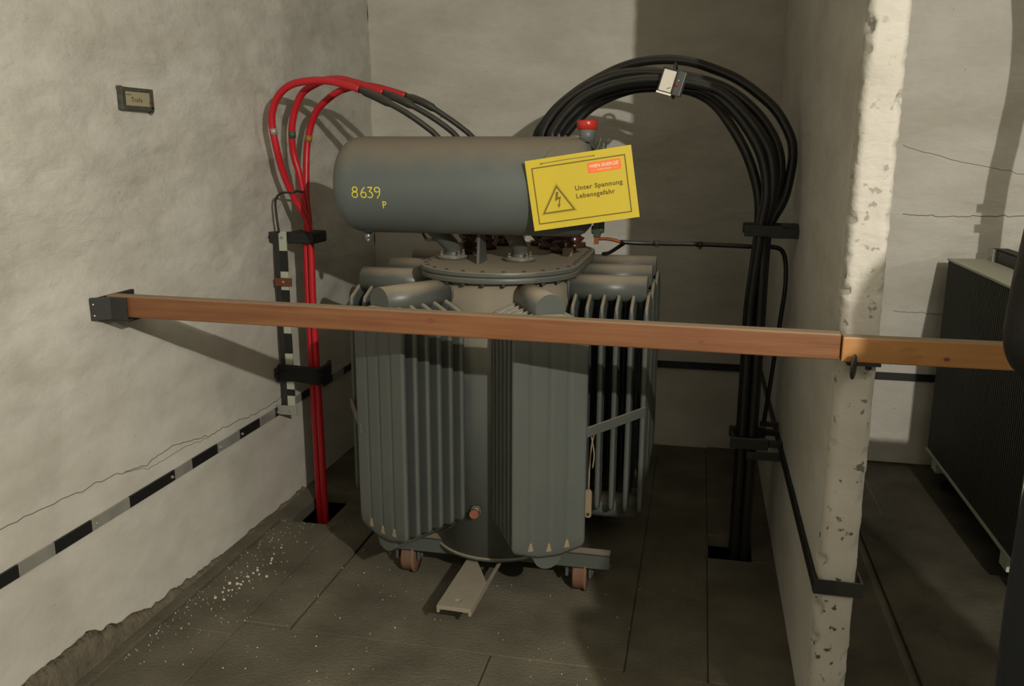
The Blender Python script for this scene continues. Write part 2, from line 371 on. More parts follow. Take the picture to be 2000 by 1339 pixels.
b.box(PX1+.008, PX1+.014, PY-.008, PY+.06, .438, .478, mi=1)
tag(b.build('grounding_strip', [M['stripeblack'], M['blacksteel']]), 'black flat bar wrapped round the front end of the white partition wall', 'strip')
# vertical banded bar beside the red cables
t = thing('banded_upright_bar', 'upright black and grey banded flat bar beside the red cables on the left wall', 'bar', (-1.735, 3.40, .47))
segs = [(1.255, 1.175, 0), (1.175, 1.087, 1), (1.087, 1.0, 0), (1.0, .95, 1), (.95, .865, 0), (.865, .835, 0), (.835, .735, 1), (.735, .60, 0), (.60, .50, 0), (.50, .47, 0)]
segs = [(1.255, 1.172), (1.172, 1.083), (1.083, 1.003), (1.003, .905), (.905, .812), (.812, .722), (.722, .56), (.56, .53), (.53, .455)]
b = MB()
for i, (z1, z0) in enumerate(segs): b.box(-1.752, -1.717, 3.398, 3.404, z0, z1, mi=1 if i % 2 else 0)
b.build('bar', [M['pale'], M['stripeblack']], t)
MB().box(-1.775, -1.752, 3.40, 3.43, .48, 1.25).build('backing_rail', M['blacksteel'], t)
MB().box(-1.765, -1.70, 3.388, 3.398, 1.02, 1.056).box(-1.775, -1.765, 3.388, 3.43, 1.02, 1.056).build('brown_clip', M['brown'], t, bevel=.002)
bolt((-1.735, 3.388, 1.04), (0, -1, 0), t); bolt((-1.738, 3.398, 1.228), (0, -1, 0), t)
MB().box(-1.80, -1.705, 3.385, 3.392, .445, .487).build('end_plate', M['steel'], t, bevel=.001)
bolt((-1.74, 3.385, .462), (0, -1, 0), t, .007)
# clamp brackets of red cables
t = thing('cable_clamp', 'upper black wall clamp holding the three red cables', 'clamp', (XL, 3.42, 1.23))
MB().box(XL-.01, -1.66, 3.405, 3.445, 1.205, 1.25).build('bracket_arm', M['blacksteel'], t, bevel=.002)
MB().box(-1.72, -1.592, 3.40, 3.535, 1.203, 1.252).build('clamp_block', M['tape'], t, bevel=.008)
bolt((-1.80, 3.405, 1.228), (0, -1, 0), t, m='blacksteel')
t = thing('cable_clamp', 'lower black taped wall clamp round the red cables', 'clamp', (XL, 3.42, .65))
MB().box(XL-.01, -1.70, 3.395, 3.44, .605, .65).build('bracket_arm', M['blacksteel'], t, bevel=.002)
b = MB()
for k in range(7): b.tube([(-1.785+.012*math.sin(k*2), 3.385+.004*k, .605+.009*k), (-1.70, 3.38, .612+.009*k), (-1.60, 3.385, .60+.01*k), (-1.588, 3.46, .605+.009*k), (-1.61, 3.54, .61+.008*k)], .010, 8)
b.build('tape_wrap', M['tape'], t)

# ---------------------------------------------------------------- label on the left wall
t = thing('wall_label', 'small cream name plate reading Trafo in a dark worn frame on the left wall', 'sign', (XL, 2.57, 1.75))
TL = Matrix.Translation((XL+.014, 2.57, 1.752)) @ Matrix.Rotation(math.radians(90), 4, 'Z') @ Matrix.Rotation(math.radians(90), 4, 'X')
def wob(n, a): return [(x+random.uniform(-a, a), y+random.uniform(-a, a)) for x, y in n]
b = MB()
for (x0, x1, y0, y1) in [(-.082, .082, .022, .034), (-.082, .082, -.036, -.022), (-.082, -.063, -.024, .024), (.064, .082, -.03, .024)]:
    b.box(x0, x1, y0, y1, -.012, .006, TL)
b.box(-.084, -.07, .028, .037, -.012, .002, TL); b.box(.074, .084, -.042, -.03, -.012, .002, TL)
b.build('frame', M['labelframe'], t, bevel=.002)
MB().box(-.064, .065, -.0225, .0225, -.010, .002, TL).build('plate', M['label'], t)
def textmesh(s, size, T, name, m, parent, offset=0, ext=.0004, sx=1, spacing=1, shear=0):
    cu = bpy.data.curves.new('t', 'FONT'); cu.body = s; cu.size = size; cu.extrude = ext; cu.bevel_depth = offset; cu.bevel_resolution = 0; cu.align_x = 'LEFT'; cu.space_character = spacing; cu.shear = shear
    to = bpy.data.objects.new('t', cu); COL.objects.link(to); bpy.context.view_layer.update()
    me = bpy.data.meshes.new_from_object(to.evaluated_get(bpy.context.evaluated_depsgraph_get())); bpy.data.objects.remove(to); bpy.data.curves.remove(cu)
    me.name = name; me.transform(T @ Matrix.Diagonal((sx, 1, 1, 1))); me.materials.clear(); me.materials.append(m)
    o = bpy.data.objects.new(name, me); COL.objects.link(o); attach(o, parent); return o
textmesh('Trafo', .021, TL @ Matrix.Translation((-.030, -.010, .0025)), 'lettering', M['signblack'], t, .0006, sx=.8, spacing=1.5)
MB().box(-.056, -.030, .0105, .0125, .002, .0026, TL).build('small_print', M['labelframe'], t)
MB().box(.060, .078, -.012, -.006, .004, .007, TL).build('fixing_clip', M['brown'], t)

# ---------------------------------------------------------------- wooden barrier
t = thing('wall_bracket', 'black steel bracket on the left wall holding the barrier end', 'bracket', (XL, 2.34, 1.09))
b = MB(); z0, z1 = 1.085, 1.155
b.box(XL-.01, XL+.012, 2.262, 2.47, 1.088, 1.150)
b.add([(XL+.01, 2.262, z0), (XL+.055, 2.290, z0), (XL+.055, 2.290, z1), (XL+.01, 2.262, z1), (XL+.01, 2.256, z0), (XL+.061, 2.284, z0), (XL+.061, 2.284, z1), (XL+.01, 2.256, z1)],
      [(0,1,2,3),(4,7,6,5),(0,4,5,1),(3,2,6,7),(1,5,6,2),(0,3,7,4)])
b.box(XL+.050, XL+.115, 2.284, 2.291, z0, z1)
b.box(XL+.010, XL+.115, 2.288, 2.46, z0-.006, z0)
b.build('bracket_plate', M['blacksteel'], t, bevel=.0015)
for yy, zz in ((2.268, 1.135), (2.27, 1.10)): MB().cyl((XL+.02, yy-.008, zz), (XL+.02, yy-.010, zz), .0025, 8).build('rivet', M['white'], t)
def beam(name, label, x0, y0, x1, y1, z0, z1, dep, m, knots, dz=0):
    L = math.hypot(x1-x0, y1-y0); a = math.atan2(y1-y0, x1-x0)
    T = Matrix.Translation((x0, y0, z0)) @ Matrix.Rotation(a, 4, 'Z') @ Matrix.Rotation(dz, 4, 'Y')
    b = MB(); b.box(0, L, 0, dep, 0, z1-z0)
    o = b.build(name, m, bevel=.004); o.matrix_world = T; tag(o, label, 'barrier')
    for kx, kz, r in knots:
        k = MB().lathe([(r, -.0004), (r*.95, .0006)], 14, Matrix.Translation((kx, 0, kz)) @ Matrix.Rotation(PI/2, 4, 'X') @ Matrix.Diagonal((1.3, .8, 1, 1))).build('knot', M['knot']); k.parent = o
    return o
beam('barrier_beam', 'long reddish wooden barrier beam spanning in front of the grey transformer', -1.772, 2.298, .352, 2.205, 1.092, 1.158, .045, M['wood'], [(1.055, .043, .010), (1.79, .028, .007)])
beam('barrier_beam', 'right-hand wooden barrier beam starting at the front of the white partition', .356, 2.205, 2.9, 2.19, 1.088, 1.152, .04, M['wood2'], [(.24, .02, .006)])
t = thing('beam_bolt', 'dark steel wing bolt and plate under the joint of the two barrier beams', 'bolt', (.38, 2.22, 1.07))
MB().lathe([(.001, -.004), (.022, -.003), (.024, 0), (.022, .003), (.001, .004)], 24, Matrix.Translation((.381, 2.175, 1.085)) @ Matrix.Rotation(math.radians(68), 4, 'Z') @ Matrix.Rotation(PI/2, 4, 'X') @ Matrix.Diagonal((1, 1.35, 1, 1))).build('disc', M['blacksteel'], t)
MB().cyl((.381, 2.175, 1.085), (.381, 2.205, 1.085), .005, 10).build('shank', M['blacksteel'], t)
MB().box(.372, .45, 2.205, 2.25, 1.080, 1.0875).build('support_plate', M['blacksteel'], t)
MB().cyl((.425, 2.225, 1.068), (.425, 2.225, 1.081), .008, 6).build('nut', M['blacksteel'], t)

# ---------------------------------------------------------------- transformer
CX = -.705
TR = thing('oil_transformer', 'big grey oil transformer with drum tank and finned radiators in the left bay', 'transformer', (CX, 3.27, 0))
def stadium(r, y0, y1, n=20, cx=CX):
    return [(cx+r*math.cos(a), y0+r*math.sin(a)) for a in [PI+PI*k/n for k in range(n+1)]] + [(cx+r*math.cos(a), y1+r*math.sin(a)) for a in [PI*k/n for k in range(n+1)]]
Y0, Y1 = 3.06, 3.50
# tank
b = MB(); b.prism(stadium(.25, Y0, Y1, 28), .145, 1.17, smooth=True)
b.prism(stadium(.257, Y0, Y1, 28), .14, .152, smooth=True)
tank = b.build('tank', M['paint'], TR)
b = MB().prism(stadium(.285, Y0, Y1, 32), 1.158, 1.176, smooth=True); b.build('tank_flange', M['paint'], TR, bevel=.002)
b = MB().prism(stadium(.290, Y0, Y1, 32), 1.181, 1.197, smooth=True); b.prism(stadium(.280, Y0, Y1, 24), 1.175, 1.183)
cover = b.build('cover', M['paint'], TR, bevel=.002)
# cover bolts
per = []
R = .270
for k in range(13): a = PI+PI*k/12; per.append((CX+R*math.cos(a), Y0+R*math.sin(a)))
for k in range(1, 7): per.append((CX+R, Y0+(Y1-Y0)*k/7)); per.append((CX-R, Y0+(Y1-Y0)*k/7))
for k in range(13): a = PI*k/12; per.append((CX+R*math.cos(a), Y1+R*math.sin(a)))
b = MB(); b.cyl((0, 0, -.049), (0, 0, -.038), .0085, 6).cyl((0, 0, -.040), (0, 0, .002), .0055, 8).cyl((0, 0, 0), (0, 0, .0035), .0065, 6)
pb = b.build('cover_bolt', M['bolt'], cover); pb.location = Vector((per[0][0], per[0][1], 1.197))-wloc(cover)
for x, y in per[1:]: copy_child(pb, cover, Vector((x, y, 1.197))-wloc(cover))
# underframe and wheels
for y in (2.895, 3.645):
    MB().box(-1.145, -.262, y, y+.006, .105, .165).box(-1.145, -.262, y, y+.05, .159, .165).box(-1.145, -.262, y, y+.05, .105, .111).build('frame_channel', M['paintdark'], TR, bevel=.002)
for x in (-.95, -.52): MB().box(x, x+.05, 2.90, 3.69, .111, .145).build('frame_bar', M['paintdark'], TR, bevel=.002)
for x in (-1.035, -.375):
    for y in (2.945, 3.60):
        w_ = MB().lathe([(.030, -.024), (.058, -.022), (.062, -.016), (.062, .018), (.068, .022), (.068, .027), (.03, .028)], 28, Matrix.Translation((x, y, .068)) @ Matrix.Rotation(PI/2, 4, 'Y')).build('wheel', M['rust'], TR)
        MB().cyl((x-.045, y, .068), (x+.05, y, .068), .013, 12).build('axle', M['paintdark'], w_)
        [MB().box(x+d, x+d+.010, y-.03, y+.03, .06, .108).build('wheel_fork', M['paintdark'], w_) for d in (-.050, .036)]
# tow plate
Tt = Matrix.Translation((-.735, 2.50, .10)) @ Matrix.Rotation(math.radians(-2.0), 4, 'Z')
b = MB(); hx, hy, hr = .0, .045, .013
ring = [(hx+hr*math.cos(2*PI*k/16), hy+.9*hr*math.sin(2*PI*k/16)) for k in range(16)]
def plate_with_hole(b, x0, x1, y0, y1, z0, z1, T, c, r, n=16):
    inner = [(c[0]+r*math.cos(2*PI*k/n), c[1]+r*math.sin(2*PI*k/n)) for k in range(n)]
    outer = []
    for k in range(n):
        a = 2*PI*k/n; dx, dy = math.cos(a), math.sin(a); s = 1e9
        if dx > 1e-6: s = min(s, (x1-c[0])/dx)
        if dx < -1e-6: s = min(s, (x0-c[0])/dx)
        if dy > 1e-6: s = min(s, (y1-c[1])/dy)
        if dy < -1e-6: s = min(s, (y0-c[1])/dy)
        outer.append((c[0]+dx*s, c[1]+dy*s))
    for cx_, cy_ in ((x0, y0), (x1, y0), (x1, y1), (x0, y1)):
        i = min(range(n), key=lambda k: (outer[k][0]-cx_)**2+(outer[k][1]-cy_)**2); outer[i] = (cx_, cy_)
    vs = [(x, y, z) for z in (z0, z1) for ring in (inner, outer) for x, y in ring]; fs = []
    for k in range(n):
        k2 = (k+1) % n
        fs += [(k, k2, n+k2, n+k), (2*n+k, 3*n+k, 3*n+k2, 2*n+k2), (k, 2*n+k, 2*n+k2, k2), (n+k, n+k2, 3*n+k2, 3*n+k)]
    b.add(vs, fs, T)
b = MB(); plate_with_hole(b, -.060, .060, 0, .42, .008, .022, Tt, (0, .045), .012)
b.box(-.060, .060, .42, .55, .008, .022, Tt); b.box(-.060, -.050, .0, .5, -.004, .008, Tt); b.box(.050, .060, .0, .5, -.004, .008, Tt)
b.build('tow_plate', M['dustplate'], TR, bevel=.0015)
# drain valve
dv = MB().cyl((-.733, 2.815, .338), (-.733, 2.775, .338), .014, 12).cyl((-.733, 2.795, .338), (-.733, 2.79, .338), .022, 6).build('drain_valve', M['paintdark'], TR)
MB().cyl((-.733, 2.775, .338), (-.733, 2.76, .338), .016, 14).build('drain_cap', M['redpaint'], dv)
# fins / radiators
def fin_mesh(name, W=.25, zs0=.308, zm0=.283, zs1=1.062, zm1=1.098):
    cols = []; lobes = 4; nper = 8
    prof = []
    e = .006
    for i in range(lobes*nper+1):
        u = -W/2+W*i/(lobes*nper); ph = (i % nper)/nper
        th = .0035+.0055*min(1, abs(math.sin(PI*ph))*2.6)
        if i == 0 or i == lobes*nper: th = .0075
        if i == 1 or i == lobes*nper-1: th = .009
        prof.append((u, th))
    vs = []; fs = []; nr = 6
    for u, th in prof:
        k = max(0, (abs(u)-.035)/(W/2-.035)); zt = zm1+(zs1-zm1)*k; zb = zm0+(zs0-zm0)*k
        kk = max(0, abs(u)-(W/2-.012))/.012; zt -= .012*kk*kk; zb += .012*kk*kk
        zz = [zb, zb+.012, zb+.05, zt-.05, zt-.012, zt]; tt = [.004, .0075, th, th, .0075, .004]
        for z, t_ in zip(zz, tt): vs.append((u, t_, z))
        for z, t_ in zip(zz, tt): vs.append((u, -t_, z))
    n = len(prof); st = 12
    for i in range(n-1):
        a = i*st; c = (i+1)*st
        for j in range(5):
            fs.append((a+j, c+j, c+j+1, a+j+1)); fs.append((a+6+j, a+6+j+1, c+6+j+1, c+6+j))
        fs.append((a, a+6, c+6, c)); fs.append((a+5, c+5, c+11, a+11))
    for a in (0, (n-1)*st): 
        for j in range(5): fs.append((a+j, a+j+1, a+6+j+1, a+6+j))
    b = MB().add(vs, fs, None, 0, True); return b
finproto = None; NF = 6
def radiator(sx, sy, ang, length=.30):
    """header drums from (sx,sy) outward along ang; fins square to them"""
    global finproto
    R_ = bpy.data.objects.new('radiator', None); COL.objects.link(R_); R_.empty_display_size = .05
    R_.parent = TR; R_.location = Vector((sx, sy, 0))-Vector(TR.location); base = Vector((sx, sy, 0))
    T = Matrix.Translation((sx, sy, 0)) @ Matrix.Rotation(ang-PI/2, 4, 'Z')    # local +y runs outward
    ZT, ZB, r = 1.112, .284, .048
    for z in (ZT, ZB):
        b = MB()
        b.cyl((0, .0, z), (0, length-.008, z), r, 36); b.cyl((0, .012, z), (0, .018, z), r+.004, 36)
        b.cyl((0, -.06, z), (0, .02, z), .030, 20)
        me = b.build('header_pipe', M['paint']); me.data.transform(Matrix.Translation(-base) @ T); me.parent = R_
    for k in range(NF):
        yy = .040+(length-.042)*k/(NF-1)
        if finproto is None:
            f = fin_mesh('fin').build('cooling_fin', M['paint']); finproto = f
        else: f = finproto.copy(); COL.objects.link(f)
        f.parent = R_
        p = T @ Vector((0, yy, 0)); f.location = p-base; f.rotation_euler = (0, 0, ang-PI/2)
    me = R_
    return me, T
rads = []
aF = math.radians(-62.5)
rads.append(radiator(-.578, 2.875, aF)); 
rads.append(radiator(-.858, 2.875, PI+math.radians(58.5)))
for y in (3.09, 3.40, 3.70):
    rads.append(radiator(-.466, y, 0)); rads.append(radiator(-.955, y, PI))
# tan triangular dust marks at the foot of the fin grooves on the two front end fins
for (me, T) in rads[:2]:
    for u in (-.0625, 0, .0625):
        b = MB()
        k = max(0, (abs(u)-.035)/.09); zb = .283+.025*k+.022
        yv = .30-.002+.0098
        b.add([(u-.010, yv, zb), (u+.010, yv, zb), (u+.003, yv, zb+.028), (u-.003, yv, zb+.028), (u-.010, yv-.004, zb), (u+.010, yv-.004, zb), (u+.003, yv-.004, zb+.028), (u-.003, yv-.004, zb+.028)],
              [(0,1,2,3),(4,7,6,5),(0,4,5,1),(1,5,6,2),(2,6,7,3),(3,7,4,0)], T)
        o = b.build('groove_stop', M['tan']); o.parent = me; o.location = -wloc(me)
# braces between neighbouring radiators
def bar_between(p, q, w_, t_, name, m, parent):
    p = Vector(p); q = Vector(q); d = (q-p); L = d.length; x = d.normalized(); z = Vector((0, 0, 1)); z = (z-x*z.dot(x)).normalized(); y = z.cross(x)
    T = Matrix(((x.x, y.x, z.x, p.x), (x.y, y.y, z.y, p.y), (x.z, y.z, z.z, p.z), (0, 0, 0, 1)))
    return MB().box(0, L, -t_/2, t_/2, -w_/2, w_/2, T).build(name, m, parent, bevel=.001)
bar_between((-.335, 2.665, .70), (-.158, 2.955, .70), .034, .006, 'brace', M['paint'], TR)
bar_between((-1.105, 2.665, .66), (-1.262, 2.955, .66), .03, .006, 'brace', M['paint'], TR)
# lifting lugs on tank
for x, y in ((-.452, 3.15), (-.452, 3.45)):
    MB().add([(x, y, 1.15), (x+.06, y, 1.15), (x, y, 1.06), (x, y+.01, 1.15), (x+.06, y+.01, 1.15), (x, y+.01, 1.06)], [(0,1,2),(3,5,4),(0,3,4,1),(1,4,5,2),(2,5,3,0)]).build('gusset', M['paint'], TR)
# conservator drum
CY, CZ, CR = 2.972, 1.473, .168
XA, XB = -1.268, -.352
Tc = Matrix.Translation((XA, CY, CZ)) @ Matrix.Rotation(PI/2, 4, 'Y')
LC = XB-XA
prof = [(0.001, 0), (.06, .002), (.105, .008), (.135, .020), (.155, .040), (.164, .062), (.168, .085), (.168, LC-.075), (.164, LC-.055), (.155, LC-.036), (.135, LC-.018), (.10, LC-.007), (.05, LC-.001), (.001, LC)]
cons = MB().lathe(prof, 72, Tc).build('conservator_drum', M['cons'], TR)
# filler neck and red cap
MB().cyl((-.385, CY-.02, CZ+.15), (-.385, CY-.02, CZ+.195), .027, 24).build('filler_neck', M['cons'], cons)
MB().lathe([(.029, 0), (.034, .002), (.034, .026), (.031, .031)], 28, Matrix.Translation((-.385, CY-.02, CZ+.190))).build('filler_cap', M['redcap'], cons)
# oil gauge on the right end
MB().box(-.353, -.330, CY-.05, CY-.02, CZ-.165, CZ+.15).cyl((-.36, CY-.035, CZ+.13), (-.325, CY-.035, CZ+.13), .014, 12).cyl((-.36, CY-.035, CZ-.14), (-.325, CY-.035, CZ-.14), .014, 12).cyl((-.328, CY-.035, CZ-.15), (-.328, CY-.035, CZ+.15), .011, 14).build('oil_gauge', M['glass'], cons, bevel=.003)
# drain plug under left end
dp = MB().cyl((-1.178, CY, CZ-.16), (-1.178, CY, CZ-.176), .014, 12).build('drain_plug', M['paintdark'], cons)
MB().cyl((-1.178, CY, CZ-.172), (-1.178, CY, CZ-.194), .013, 6).cyl((-1.178, CY, CZ-.194), (-1.178, CY, CZ-.205), .010, 12, r2=.004).build('plug_nut', M['zinc'], dp)
# chalk number painted on the drum
def stroke(b, pts, wdt=.0035, close=False):
    P = []; Q = [Vector((x, y)) for x, y in pts]
    for i in range(len(Q)-1):
        for k in range(4): P.append(Q[i].lerp(Q[i+1], k/4))
    P.append(Q[-1])
    vs = []; fs = []
    for i, p in enumerate(P):
        d = (P[min(i+1, len(P)-1)]-P[max(0, i-1)]).normalized(); nrm = Vector((-d.y, d.x)); ww = wdt*.5*(1+.3*noise.noise(Vector((p.x*90, p.y*90, 1))))
        for q in (p+nrm*ww, p-nrm*ww):
            for rr in (CR+.0008, CR-.001):
                th = (q.y)/CR     # angle above the horizontal, on the camera side
                vs.append((q.x, CY-rr*math.cos(th), CZ+rr*math.sin(th)))
    for i in range(len(P)-1):
        a = i*4; c = a+4; fs += [(a, c, c+2, a+2), (a+1, a+3, c+3, c+1), (a, a+1, c+1, c), (a+2, c+2, c+3, a+3)]
    fs += [(0, 2, 3, 1), (len(vs)-4, len(vs)-3, len(vs)-1, len(vs)-2)]
    b.add(vs, fs)
def arc(cx, cy, rx, ry, a0, a1, n=14): return [(cx+rx*math.cos(math.radians(a0+(a1-a0)*k/n)), cy+ry*math.sin(math.radians(a0+(a1-a0)*k/n))) for k in range(n+1)]
b = MB(); zx = -1.165; zb = -.037; h = .036
stroke(b, arc(zx+.009, zb+.27*h, .010, .27*h, 100, 460)); stroke(b, arc(zx+.010, zb+.77*h, .0085, .22*h, 250, -110))
stroke(b, [(zx+.046, zb+h*.98), (zx+.036, zb+.7*h), (zx+.031, zb+.35*h)] + arc(zx+.0405, zb+.26*h, .0095, .26*h, 180, 540))
stroke(b, [(zx+.056, zb+h*.95), (zx+.072, zb+h*.98), (zx+.062, zb+.58*h)] + arc(zx+.063, zb+.28*h, .010, .28*h, 80, -140, 12))
stroke(b, arc(zx+.090, zb+.76*h, .0095, .22*h, 0, 360) + [(zx+.098, zb+.3*h), (zx+.088, zb-.05*h)])
stroke(b, [(zx+.107, zb-.012), (zx+.106, zb-.038)]); stroke(b, [(zx+.107, zb-.013)] + arc(zx+.111, zb-.019, .006, .006, 120, -120, 10))
b.build('chalk_number', M['chalk'], cons)
# stand pipes between cover and drum
for (x0, y0, x1, y1) in ((-.905, 3.125, -.955, 3.02), (-.645, 3.115, -.665, 3.02)):
    pp = MB().tube([(x0, y0, 1.20), (x0, y0, 1.235), (x0*.7+x1*.3, y0*.7+y1*.3, 1.27), (x1, y1, 1.33), (x1, y1, 1.36)], .030, 20).build('stand_pipe', M['paint'], TR)
    MB().lathe([(.056, 0), (.058, .002), (.058, .012), (.032, .016)], 28, Matrix.Translation((x0, y0, 1.197))).build('pipe_flange', M['paint'], pp)
    for k in range(4):
        a = PI/4+k*PI/2; px, py = x0+.046*math.cos(a), y0+.046*math.sin(a)
        MB().cyl((px, py, 1.205), (px, py, 1.218), .009, 6).cyl((px, py, 1.215), (px, py, 1.228), .005, 8).build('flange_bolt', M['paint'], pp)
MB().add([(-.775, 2.98, 1.197), (-.775, 3.10, 1.197), (-.775, 3.06, 1.32), (-.775, 3.0, 1.32), (-.765, 2.98, 1.197), (-.765, 3.10, 1.197), (-.765, 3.06, 1.32), (-.765, 3.0, 1.32)],
         [(0,1,2,3),(4,7,6,5),(0,4,5,1),(1,5,6,2),(2,6,7,3),(3,7,4,0)]).build('drum_support', M['paint'], TR)
MB().tube([(-1.02, 3.05, 1.34), (-.99, 3.05, 1.285), (-.975, 3.05, 1.272), (-.92, 3.07, 1.277)], .005, 8).build('vent_tube', M['blacksteel'], TR)
# bushings
def bushing(x, y, h, r, n):
    p = [(r*1.25, 0), (r*1.25, .02)]
    for k in range(n): z = .02+(h-.03)*k/n; p += [(r*.75, z), (r*1.15, z+(h-.03)/n*.55), (r*.75, z+(h-.03)/n*.8)]
    p += [(r*.5, h), (r*.3, h+.01), (r*.3, h+.05)]
    bb = MB().lathe(p, 24, Matrix.Translation((x, y, 1.197))).build('bushing', M['porcelain'], TR)
    MB().lathe([(r*.5, h+.03), (r*.5, h+.055)], 6, Matrix.Translation((x, y, 1.197))).build('terminal_nut', M['copper'], bb)
HV = [(-.89, 3.30), (-.86, 3.46), (-.83, 3.62)]; LV = [(-.655, 3.66), (-.60, 3.56), (-.56, 3.44), (-.555, 3.60), (-.54, 3.70)]
for x, y in HV: bushing(x, y, .20, .036, 5)
for x, y in ((-.66, 3.66), (-.60, 3.54), (-.53, 3.42), (-.52, 3.62)): bushing(x, y, .10, .042, 2)
MB().box(-.515, -.48, 3.30, 3.335, 1.197, 1.225).build('pocket_cap', M['dustplate'], TR)
# tag on wire
t = thing('hanging_tag', 'tan oval-ended tag on a wire beside the front right radiator', 'tag', (-.345, 2.80, .70))
b = MB()
n = 14; w2 = .0115
out = [(w2*math.cos(a), -.085+w2*math.sin(a)) for a in [PI+PI*k/n for k in range(n+1)]]+[(w2, 0), (.005, .01), (-.005, .01), (-w2, 0)]
Tg = Matrix.Translation((-.333, 2.80, .445)) @ Matrix.Rotation(PI/2, 4, 'X')
b.prism(out, -.002, .002, Tg); b.build('tag_plate', M['tan'], t, bevel=.0008)
MB().cyl((-.333, 2.7975, .362), (-.333, 2.7970, .362), .006, 12).build('tag_hole', M['pit'], t)
MB().tube([(-.333, 2.80, .45), (-.331, 2.80, .56), (-.325, 2.79, .62), (-.317, 2.78, .66), (-.318, 2.735, .685), (-.320, 2.70, .705)], .003, 6).tube([(-.322, 2.755, .66), (-.312, 2.755, .60), (-.316, 2.755, .55)], .0025, 6).build('tag_wire', M['string'], t)

# ---------------------------------------------------------------- warning sign
t = thing('warning_sign', 'yellow high-voltage warning sign hanging on the right end of the drum', 'sign', (-.377, 2.79, 1.475))
SW, SH = .343, .226
Ts = Matrix.Translation((-.377, 2.789, 1.4755)) @ Matrix.Rotation(-math.radians(8.9), 4, 'Y') @ Matrix.Rotation(PI/2, 4, 'X')
MB().box(-SW/2, SW/2, -SH/2, SH/2, -.0025, 0, Ts).build('sign_board', M['yellow'], t, bevel=.0006)
def frame2(b, x0, x1, y0, y1, w_, T, z=.0006):
    b.box(x0, x1, y0, y0+w_, 0, z, T); b.box(x0, x1, y1-w_, y1, 0, z, T); b.box(x0, x0+w_, y0+w_, y1-w_, 0, z, T); b.box(x1-w_, x1, y0+w_, y1-w_, 0, z, T)
b = MB(); frame2(b, -.153, .150, -.094, .088, .0038, Ts); b.build('border_line', M['signblack'], t)
# triangle outline and arrow
b = MB(); A = Vector((-.098, .032)); B = Vector((-.052, -.054)); C = Vector((-.146, -.054)); g = (A+B+C)/3
A, B, C = Vector((-.0797, .0245)), Vector((-.0275, -.0625)), Vector((-.1362, -.063)); g = (A+B+C)/3
def tri(s): return [g+(p-g)*s for p in (A, B, C)]
o1, i1 = tri(1), tri(.84)
for k in range(3):
    k2 = (k+1) % 3; q = [o1[k], o1[k2], i1[k2], i1[k]]; b.prism([(p.x, p.y) for p in q], 0, .0006, Ts)
b.build('triangle', M['signblack'], t)
b = MB(); o2, i2 = tri(1.09), tri(1.07)
for k in range(3):
    k2 = (k+1) % 3; q = [o2[k], o2[k2], i2[k2], i2[k]]; b.prism([(p.x, p.y) for p in q], 0, .0005, Ts)
b.build('triangle_outline', M['signblack'], t)
b = MB(); gx, gy = -.081, -.028
b.prism([(gx-.004+.001, gy+.030), (gx+.005, gy+.030), (gx+.0005, gy+.0115), (gx+.0115, gy+.0155), (gx+.0035, gy-.012), (gx+.0005, gy-.012), (gx+.0045, gy+.0075), (gx-.0095, gy+.0015)], 0, .0007, Ts)
b.prism([(gx-.0035, gy-.009), (gx+.002, gy-.0115), (gx+.0075, gy-.0085), (gx+.0005, gy-.022)], 0, .0007, Ts)
b.build('lightning_arrow', M['signblack'], t)
textmesh('Unter Spannung', .0205, Ts @ Matrix.Translation((-.0215, -.002, .0001)), 'lettering', M['signblack'], t, .0006, .0001, sx=1.04, spacing=1.10)
textmesh('Lebensgefahr', .0205, Ts @ Matrix.Translation((-.0215, -.0275, .0001)), 'lettering', M['signblack'], t, .0006, .0001, sx=1.04, spacing=1.10)
MB().box(.0275, .1335, .0445, .078, 0, .0006, Ts).build('sticker', M['orange'], t)
textmesh('WIEN ENERGIE', .0150, Ts @ Matrix.Translation((.0315, .0605, .0006)), 'sticker_lettering', M['white'], t, .0004, .0001, sx=.93, shear=.25)
textmesh('WIENSTROM', .0068, Ts @ Matrix.Translation((.0565, .0500, .0006)), 'sticker_lettering', M['white'], t, .0001, .0003, sx=1.0, spacing=1.22)
[MB().box(a_, a_+.017, .0520, .0526, .0005, .0009, Ts).build('sticker_line', M['white'], t) for a_ in (.036, .107)]
b = MB()
hl, hr = Ts @ Vector((-.117, .0975, .002)), Ts @ Vector((.052, .0975, .002))
b.tube([hl, hl.lerp(hr, .5)+Vector((0, 0, .0015)), hr], .0011, 6)
b.tube([hr, Ts @ Vector((.052, .10, -.006)), (-.338, CY-.09, CZ+.135), (-.335, CY-.04, CZ+.165)], .0012, 6)
b.tube([hl, Ts @ Vector((-.117, .101, -.003)), (-.47, CY-.08, CZ+.1505), (-.40, CY-.045, CZ+.166)], .0012, 6)
b.build('hanging_wire', M['string'], t)
[MB().cyl(Ts @ Vector((a_, .0975, 0)), Ts @ Vector((a_, .0975, .0006)), .0025, 10).build('eyelet', M['signblack'], t) for a_ in (-.117, .052)]

